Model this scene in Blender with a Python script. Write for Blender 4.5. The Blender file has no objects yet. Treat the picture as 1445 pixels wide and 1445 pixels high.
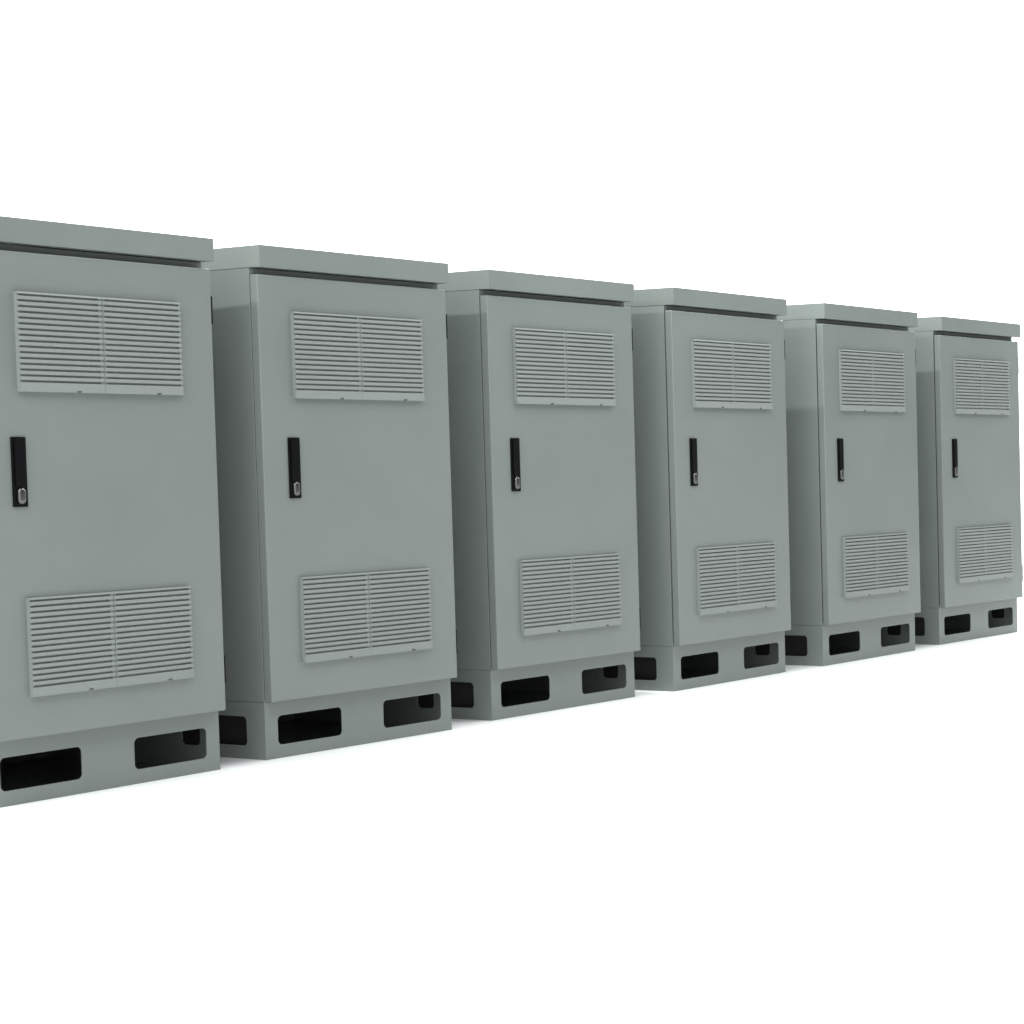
import bpy, bmesh, math, random
from mathutils import Vector, Matrix
from mathutils.geometry import tessellate_polygon

random.seed(7)
scene = bpy.context.scene
COL = scene.collection

# ------------------------------------------------------------------ dimensions (metres)
W, D = 0.700, 0.700                  # plinth / body width and depth
H_PLINTH = 0.1636                    # top of the plinth
H_BODY = 1.3942                      # top of the body, underside of the hood
H_TOP = 1.4559                       # top of the hood
HOOD_OUT = 0.0463                    # how far the hood stands out over the door
DOOR_OUT = 0.0358                    # front face of the door
DOOR = (-0.003, 0.6955, 0.1664, 1.3745)
GRILLE_OUT = 0.0140
GRILLE_X = (0.1060, 0.5832)
GRILLE_Z = ((1.0282, 1.2749), (0.2690, 0.5157))
HANDLE = (0.0809, 0.1191, 0.7426, 0.9160)
SLOT_Z = (0.0381, 0.1218)
SLOTS_FRONT = ((0.0438, 0.2721), (0.4288, 0.6580))
SLOTS_SIDE = ((0.0750, 0.3000), (0.4000, 0.6250))
ENTRY_Y, ENTRY_Z = ((0.0700, 0.1400), (0.5600, 0.6300)), (0.0640, 0.1200)   # cable openings in the other side

# ------------------------------------------------------------------ materials
def principled(name, color, rough=0.5, metallic=0.0, spec=0.5):
    m = bpy.data.materials.new(name)
    m.use_nodes = True
    b = m.node_tree.nodes['Principled BSDF']
    b.inputs['Base Color'].default_value = (*color, 1)
    b.inputs['Roughness'].default_value = rough
    b.inputs['Metallic'].default_value = metallic
    b.inputs['Specular IOR Level'].default_value = spec
    return m, m.node_tree.nodes, m.node_tree.links, b

def painted(name, color, rough, peel_scale, peel, var):
    """powder coat: fine orange peel, slight cloudy variation in colour and gloss"""
    m, n, l, b = principled(name, color, rough)
    tc = n.new('ShaderNodeTexCoord')
    info = n.new('ShaderNodeObjectInfo')
    big = n.new('ShaderNodeTexNoise'); big.noise_dimensions = '4D'
    big.inputs['Scale'].default_value = 3.2
    big.inputs['Detail'].default_value = 5
    big.inputs['Roughness'].default_value = 0.62
    l.new(tc.outputs['Object'], big.inputs['Vector'])
    mul = n.new('ShaderNodeMath'); mul.operation = 'MULTIPLY'
    mul.inputs[1].default_value = 37.0
    l.new(info.outputs['Random'], mul.inputs[0])
    l.new(mul.outputs[0], big.inputs['W'])
    ramp = n.new('ShaderNodeValToRGB')
    ramp.color_ramp.elements[0].position = 0.3
    ramp.color_ramp.elements[1].position = 0.7
    ramp.color_ramp.elements[0].color = (*[c * (1 - var) for c in color], 1)
    ramp.color_ramp.elements[1].color = (color[0] * (1 + var), color[1] * (1 + var * .8), color[2] * (1 + var), 1)
    l.new(big.outputs['Fac'], ramp.inputs['Fac'])
    l.new(ramp.outputs['Color'], b.inputs['Base Color'])
    mr = n.new('ShaderNodeMapRange')
    mr.inputs['To Min'].default_value = rough - 0.05
    mr.inputs['To Max'].default_value = rough + 0.07
    l.new(big.outputs['Fac'], mr.inputs['Value'])
    l.new(mr.outputs['Result'], b.inputs['Roughness'])
    fine = n.new('ShaderNodeTexNoise')
    fine.inputs['Scale'].default_value = peel_scale
    fine.inputs['Detail'].default_value = 2
    l.new(tc.outputs['Object'], fine.inputs['Vector'])
    bump = n.new('ShaderNodeBump')
    bump.inputs['Strength'].default_value = peel
    bump.inputs['Distance'].default_value = 0.0006
    l.new(fine.outputs['Fac'], bump.inputs['Height'])
    l.new(bump.outputs['Normal'], b.inputs['Normal'])
    return m

PAINT = painted('grey_green_powder_coat', (0.180, 0.203, 0.189), 0.34, 420, 0.10, 0.04)
PLASTIC = painted('pale_grey_plastic', (0.216, 0.238, 0.225), 0.48, 600, 0.06, 0.02)
BLACK = painted('black_plastic', (0.0035, 0.0035, 0.0040), 0.34, 700, 0.05, 0.05)
BLACK.node_tree.nodes['Principled BSDF'].inputs['Specular IOR Level'].default_value = 0.12
RUBBER = painted('dark_rubber_seal', (0.022, 0.020, 0.020), 0.8, 500, 0.1, 0.1)
SLOT_SHADE = painted('brown_black_slot_shade', (0.0060, 0.0046, 0.0044), 0.8, 500, 0.1, 0.1)  # near-black colour imitating the shade inside the plinth openings
FILTER = painted('dark_filter_mat', (0.19, 0.197, 0.189), 0.95, 900, 0.4, 0.15)
CHROME, _n, _l, _b = principled('chromed_zinc', (0.14, 0.138, 0.136), 0.34, 1.0)

# ------------------------------------------------------------------ mesh helpers
def finish(name, bm, mat, parent=None, bevel=0.0, segments=2):
    bmesh.ops.recalc_face_normals(bm, faces=bm.faces)
    me = bpy.data.meshes.new(name)
    bm.to_mesh(me); bm.free()
    me.materials.append(mat)
    o = bpy.data.objects.new(name, me)
    COL.objects.link(o)
    if parent: o.parent = parent
    if bevel:
        md = o.modifiers.new('bevel', 'BEVEL')
        md.width = bevel; md.segments = segments
        md.limit_method = 'ANGLE'; md.angle_limit = math.radians(35)
        md.harden_normals = False
        for p in me.polygons: p.use_smooth = True
        wn = o.modifiers.new('normals', 'WEIGHTED_NORMAL')
        wn.keep_sharp = True
    return o

def box(bm, x0, x1, y0, y1, z0, z1):
    v = [bm.verts.new(p) for p in ((x0, y0, z0), (x1, y0, z0), (x1, y1, z0), (x0, y1, z0),
                                   (x0, y0, z1), (x1, y0, z1), (x1, y1, z1), (x0, y1, z1))]
    for f in ((0, 3, 2, 1), (4, 5, 6, 7), (0, 1, 5, 4), (1, 2, 6, 5), (2, 3, 7, 6), (3, 0, 4, 7)):
        bm.faces.new([v[i] for i in f])

def rounded(u0, u1, v0, v1, r, n=6):
    pts = []
    for cu, cv, a in ((u1 - r, v0 + r, -90), (u1 - r, v1 - r, 0), (u0 + r, v1 - r, 90), (u0 + r, v0 + r, 180)):
        for k in range(n + 1):
            t = math.radians(a + 90 * k / n)
            pts.append((cu + r * math.cos(t), cv + r * math.sin(t)))
    return pts

def plate(bm, outer, holes, to3d, thick):
    """flat sheet with holes; to3d(u, v, w) gives the point, w runs 0..thick"""
    loops = [outer] + [list(reversed(h)) for h in holes]
    flat = [p for lp in loops for p in lp]
    tris = tessellate_polygon([[Vector((p[0], p[1], 0)) for p in lp] for lp in loops])
    a = [bm.verts.new(to3d(p[0], p[1], 0)) for p in flat]
    b = [bm.verts.new(to3d(p[0], p[1], thick)) for p in flat]
    for t in tris:
        bm.faces.new([a[i] for i in t])
        bm.faces.new([b[i] for i in reversed(t)])
    k = 0
    for lp in loops:
        m = len(lp)
        for i in range(m):
            j = (i + 1) % m
            bm.faces.new((a[k + i], a[k + j], b[k + j], b[k + i]))
        k += m

def prism_x(bm, profile, x0, x1):
    """closed (y, z) profile swept along x"""
    a = [bm.verts.new((x0, y, z)) for y, z in profile]
    b = [bm.verts.new((x1, y, z)) for y, z in profile]
    n = len(profile)
    bm.faces.new(a); bm.faces.new(list(reversed(b)))
    for i in range(n):
        j = (i + 1) % n
        bm.faces.new((a[i], b[i], b[j], a[j]))

# ------------------------------------------------------------------ the cabinet
def make_plinth(root):
    bm = bmesh.new()
    t, e = 0.003, 0.012
    rect = lambda u0, u1: [(u0, 0.0), (u1, 0.0), (u1, H_PLINTH), (u0, H_PLINTH)]
    r = 0.014
    fh = [rounded(a, b, *SLOT_Z, r) for a, b in SLOTS_FRONT]
    sh = [rounded(a, b, *SLOT_Z, r) for a, b in SLOTS_SIDE]
    plate(bm, rect(0, W), fh, lambda u, v, w: (u, w, v), t)
    plate(bm, rect(0, W), [], lambda u, v, w: (u, D - w, v), t)
    plate(bm, rect(t, D - t), sh, lambda u, v, w: (w, u, v), t)
    plate(bm, rect(t, D - t), [rounded(a, b, *ENTRY_Z, r) for a, b in ENTRY_Y], lambda u, v, w: (W - w, u, v), t)
    # folded-in flanges at the foot, and the closing tray under the cabinet floor
    box(bm, t, W - t, t, 0.045, 0.0005, 0.0035)
    box(bm, t, W - t, D - 0.045, D - t, 0.0005, 0.0035)
    box(bm, t, 0.045, 0.045, D - 0.045, 0.0007, 0.0037)
    box(bm, W - 0.045, W - t, 0.045, D - 0.045, 0.0007, 0.0037)
    box(bm, t, W - t, t, D - t, H_PLINTH - 0.006, H_PLINTH - 0.002)
    p = finish('plinth', bm, PAINT, root)
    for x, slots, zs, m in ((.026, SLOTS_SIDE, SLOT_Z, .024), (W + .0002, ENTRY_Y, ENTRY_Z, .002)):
        for a, b in slots:                               # added dark sheets standing in for the shade inside the side openings
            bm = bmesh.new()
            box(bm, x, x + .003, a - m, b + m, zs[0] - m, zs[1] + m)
            finish('slot_shade_plate', bm, SLOT_SHADE, p)
    bm = bmesh.new()                                     # dark bottom pan
    box(bm, .046, W - .046, .046, D - .046, .0006, .0030)
    finish('bottom_pan', bm, PAINT, p)
    return p

def make_body(root):
    bm = bmesh.new()
    box(bm, 0.0, W, 0.0, D, H_PLINTH + 0.0006, H_BODY - 0.0006)
    return finish('body', bm, PAINT, root, 0.0016)

def make_seal(root):
    x0, x1, z0, z1 = DOOR
    bm = bmesh.new()
    plate(bm, [(x0 + .008, z0 + .012), (x1 - .006, z0 + .012), (x1 - .006, z1 - .006), (x0 + .008, z1 - .006)],
          [[(x0 + .04, z0 + .04), (x1 - .04, z0 + .04), (x1 - .04, z1 - .04), (x0 + .04, z1 - .04)]],
          lambda u, v, w: (u, -0.0060 + w, v), 0.0057)
    return finish('door_seal', bm, RUBBER, root)

def make_door(root):
    x0, x1, z0, z1 = DOOR
    bm = bmesh.new()
    box(bm, x0, x1, -DOOR_OUT, -0.0062, z0, z1)
    return finish('door', bm, PAINT, root, 0.0035, 3)

def make_hood(root):
    bm = bmesh.new()
    t = 0.0025
    y0, y1 = -HOOD_OUT, D + 0.012
    # sheet profile: return flange, front lip, roof, rear lip
    prof = [(y0 + .037, H_BODY), (y0, H_BODY), (y0, H_TOP), (y1, H_TOP - .004), (y1, H_BODY), (y1 - t, H_BODY),
            (y1 - t, H_TOP - .004 - t), (y0 + t, H_TOP - t), (y0 + t, H_BODY + t), (y0 + .037, H_BODY + t)]
    prism_x(bm, prof, 0.0, W)
    for x in (0.0003, W - t - 0.0003):
        v = [(y0 + .0004, H_BODY + .0002), (y1 - .0004, H_BODY + .0002), (y1 - .0004, H_TOP - .0045), (y0 + .0004, H_TOP - .0005)]
        prism_x(bm, v, x - .0009, x + t)
    return finish('hood', bm, PAINT, root)

N_SLOT, PITCH, FIRST, SLOT_H = 16, 0.01424, 0.0046, 0.0056

def half_grille(bm, x0, x1, z0, z1, joint_right):
    """one louvred half: solid rim, sixteen open slots between sloping slats"""
    yb, yf = -DOOR_OUT - 0.0002, -DOOR_OUT - GRILLE_OUT
    rim_o, rim_j = 0.0048, 0.0085
    a = x0 + (rim_o if joint_right else rim_j)
    b = x1 - (rim_j if joint_right else rim_o)
    box(bm, x0, a, yf + .0042, yb, z0, z1)
    box(bm, b, x1, yf + .0042, yb, z0, z1)
    top = z1 - FIRST
    prism_x(bm, [(yf + .0015, z1 + .0002), (yb - .0002, z1 + .0002), (yb - .0002, top), (yf, top)], x0 - .0002, x1 + .0002)
    for k in range(1, N_SLOT):
        zt = z1 - FIRST - (k - 1) * PITCH - SLOT_H      # top front of the slat under slot k-1
        zb = z1 - FIRST - k * PITCH                      # its lower front edge
        prism_x(bm, [(yf, zt - .0012), (yf + .0012, zt), (yb, zt + .0035), (yb, zb + .0040), (yf + .0010, zb), (yf, zb + .0012)],
                x0 + .0005, x1 - .0005)
    zl = z1 - FIRST - (N_SLOT - 1) * PITCH - SLOT_H
    w = x1 - x0
    n0, n1 = x0 + .655 * w, x0 + .715 * w               # small release notch in the foot
    for u0, u1, zz in ((x0 - .0002, n0, z0 - .0002), (n0, n1, z0 + .0048), (n1, x1 + .0002, z0 - .0002)):
        prism_x(bm, [(yf, zl - .0012), (yf + .0012, zl), (yb - .0002, zl + .0035), (yb - .0002, zz), (yf, zz)], u0, u1)

def make_grille(root, z0, z1):
    x0, x1 = GRILLE_X
    bm = bmesh.new()                                     # dark filter mat behind the slats, in a thin tray
    box(bm, x0 + .003, x1 - .003, -DOOR_OUT - .0062, -DOOR_OUT - .0001, z0 + .003, z1 - .003)
    g = finish('vent_grille', bm, FILTER, root)
    xm = (x0 + x1) / 2
    for u0, u1, jr in ((x0, xm - .0006, True), (xm + .0006, x1, False)):
        bm = bmesh.new()
        half_grille(bm, u0, u1, z0, z1, jr)
        finish('louvre_panel', bm, PLASTIC, g)
    return g

def make_handle(root):
    x0, x1, z0, z1 = HANDLE
    y = -DOOR_OUT
    bm = bmesh.new()
    rim = rounded(x0, x1, z0, z1, .0025, 3)
    plate(bm, rim, [], lambda u, v, w: (u, y - .0001 - w, v), .0052)
    h = finish('handle', bm, BLACK, root, 0.0008)
    cx = (x0 + x1) / 2
    bm = bmesh.new()                                     # swing lever lying in the dish
    plate(bm, rounded(x0 + .0055, x1 - .0055, z0 + .0500, z1 - .0045, .006, 4), [], lambda u, v, w: (u, y - .0054 - w, v), .0042)
    finish('lever', bm, BLACK, h, 0.0015)
    # push lock: oval chromed button, domed
    bm = bmesh.new()
    rings = []
    lx0, lx1, lz0, lz1 = x0 + .0095, x1 - .0075, z0 + .0065, z0 + .0475
    cz = (lz0 + lz1) / 2
    cxl = (lx0 + lx1) / 2
    for s, dep in ((1.0, 0.0), (1.0, .0022), (.95, .0040), (.84, .0056), (.68, .0068), (.48, .0076), (.24, .0080)):
        ring = rounded(lx0, lx1, lz0, lz1, .0103, 7)
        rings.append([bm.verts.new((cxl + (u - cxl) * s, y - .0054 - dep, cz + (v - cz) * (1 - (1 - s) * .62))) for u, v in ring])
    for r0, r1 in zip(rings, rings[1:]):
        n = len(r0)
        for i in range(n):
            bm.faces.new((r0[i], r0[(i + 1) % n], r1[(i + 1) % n], r1[i]))
    bm.faces.new(rings[-1]); bm.faces.new(list(reversed(rings[0])))
    lock = finish('lock', bm, CHROME, h)
    for p in lock.data.polygons: p.use_smooth = True
    return h

def make_hinge(root, z):
    bm = bmesh.new()
    x1 = DOOR[1]
    box(bm, x1 - .001, x1 + .0030, -DOOR_OUT + .006, -.0045, z - .032, z + .032)
    n = 12
    c = [(x1 + .0026 + .0048 * math.cos(2 * math.pi * k / n), -.0298 + .0048 * math.sin(2 * math.pi * k / n)) for k in range(n)]
    a = [bm.verts.new((x, y, z - .038)) for x, y in c]
    b = [bm.verts.new((x, y, z + .038)) for x, y in c]
    bm.faces.new(a); bm.faces.new(list(reversed(b)))
    for i in range(n):
        j = (i + 1) % n
        bm.faces.new((a[i], a[j], b[j], b[i]))
    return finish('hinge', bm, BLACK, root)

def make_cabinet():
    root = bpy.data.objects.new('equipment_cabinet', None)
    root.empty_display_size = 0.2
    COL.objects.link(root)
    make_plinth(root); make_body(root); make_seal(root); make_door(root); make_hood(root)
    for z0, z1 in GRILLE_Z: make_grille(root, z0, z1)
    make_handle(root)
    for z in (1.262, 0.280): make_hinge(root, z)
    return root

def copy_tree(o, parent=None):
    c = o.copy()
    COL.objects.link(c)
    c.parent = parent
    for ch in o.children: copy_tree(ch, c)
    return c

PLACES = [(0.0000, 0.0000, 0.0000), (0.8755, 0.0201, -0.0387), (1.7928, 0.0289, -0.0225),
          (2.6742, -0.0166, 0.0017), (3.6110, -0.0331, -0.0088), (4.5718, -0.0058, -0.0218)]
LABELS = ['grey-green metal cabinet nearest the viewer, its left side cut off by the photo edge',
          'second nearest grey-green cabinet, largest one seen whole with its left side showing',
          'third grey-green cabinet counted from the left end of the row',
          'fourth grey-green cabinet from the left, third counted from the far right end',
          'fifth grey-green cabinet, last but one at the far right, dark shadow low on its side',
          'smallest and farthest grey-green cabinet, standing last at the right end of the row']
proto = make_cabinet()
for i, (x, y, r) in enumerate(PLACES):
    o = proto if i == 0 else copy_tree(proto)
    o.location = (x, y, 0)
    o.rotation_euler = (0, 0, r)
    o['label'] = LABELS[i]
    o['category'] = 'cabinet'
    o['group'] = 'outdoor equipment cabinets standing in a row'

# ------------------------------------------------------------------ floor
FLOOR, fn, fl, fb = principled('white_floor', (0.92, 0.92, 0.92), 0.9, 0.0, 0.1)
bm = bmesh.new()
v = [bm.verts.new(p) for p in ((-9, -9, 0), (11, -9, 0), (11, 6, 0), (-9, 6, 0))]
bm.faces.new(v)
floor = finish('floor', bm, FLOOR)
floor['kind'] = 'structure'

# ------------------------------------------------------------------ light
world = bpy.data.worlds.new('World')
scene.world = world
world.use_nodes = True
wn, wl = world.node_tree.nodes, world.node_tree.links
bg = wn['Background']
BACK, AMB = 3.2, 0.08
SIDE = 1.65
tc = wn.new('ShaderNodeTexCoord')
def lobe(direction, lo, hi, strength):
    dot = wn.new('ShaderNodeVectorMath'); dot.operation = 'DOT_PRODUCT'
    dot.inputs[1].default_value = Vector(direction).normalized()
    wl.new(tc.outputs['Generated'], dot.inputs[0])
    mr = wn.new('ShaderNodeMapRange'); mr.interpolation_type = 'SMOOTHSTEP'
    mr.inputs['From Min'].default_value = lo
    mr.inputs['From Max'].default_value = hi
    mr.inputs['To Min'].default_value = 0.0
    mr.inputs['To Max'].default_value = strength
    wl.new(dot.outputs['Value'], mr.inputs['Value'])
    return mr.outputs['Result']
def add(a, b):
    m = wn.new('ShaderNodeMath'); m.operation = 'ADD'
    wl.new(a, m.inputs[0])
    if isinstance(b, float): m.inputs[1].default_value = b
    else: wl.new(b, m.inputs[1])
    return m.outputs[0]
bg.inputs['Color'].default_value = (0.97, 0.99, 1.0, 1)
# white background glow behind the row; added left fill glow brightens the sides
wl.new(add(add(lobe((0.70, 0.71, 0.0), 0.45, 0.75, BACK), lobe((-0.94, -0.26, 0.22), 0.25, 0.85, SIDE)), AMB), bg.inputs['Strength'])

def tube(x, power):
    l = bpy.data.lights.new('ceiling_tube', 'AREA')
    l.shape = 'RECTANGLE'; l.size = 0.07; l.size_y = 5.6
    l.energy = power; l.color = (0.955, 1.0, 1.0)
    for tilt in (-TILT, TILT):                           # tube split into two tilted lights, to throw more light on the cabinet sides
        o = bpy.data.objects.new('ceiling_tube', l)
        o.location = (x, -0.15, 3.28)
        o.rotation_euler = (0, math.radians(tilt), 0)
        COL.objects.link(o)
TILT = 54
for x in (-4.83, -1.25, 2.33, 5.91, 9.49): tube(x, 105)

# ------------------------------------------------------------------ camera
F, CX, CY = 2945.9, 1663.5, 779.47
rx, ry, rz = -0.0462, 0.0155, 1.1505
cam = bpy.data.cameras.new('camera')
cam.sensor_fit = 'HORIZONTAL'; cam.sensor_width = 36
cam.lens = F / 1445 * 36
cam.shift_x = -(CX - 722.5) / 1445
cam.shift_y = (CY - 722.5) / 1445
cam.clip_start = 0.05; cam.clip_end = 300
co = bpy.data.objects.new('camera', cam)
M = Matrix.Rotation(-rz, 3, 'Z') @ Matrix.Rotation(rx, 3, 'X') @ Matrix.Rotation(ry, 3, 'Y')
right, fwd, up = M @ Vector((1, 0, 0)), M @ Vector((0, 1, 0)), M @ Vector((0, 0, 1))
R = Matrix((right, up, -fwd)).transposed()
co.matrix_world = Matrix.Translation((-3.453, -4.7667, 0.8247)) @ R.to_4x4()
COL.objects.link(co)
scene.camera = co

scene.view_settings.view_transform = 'Standard'
scene.view_settings.look = 'None'
scene.view_settings.exposure = 0.0
scene.view_settings.gamma = 1.0
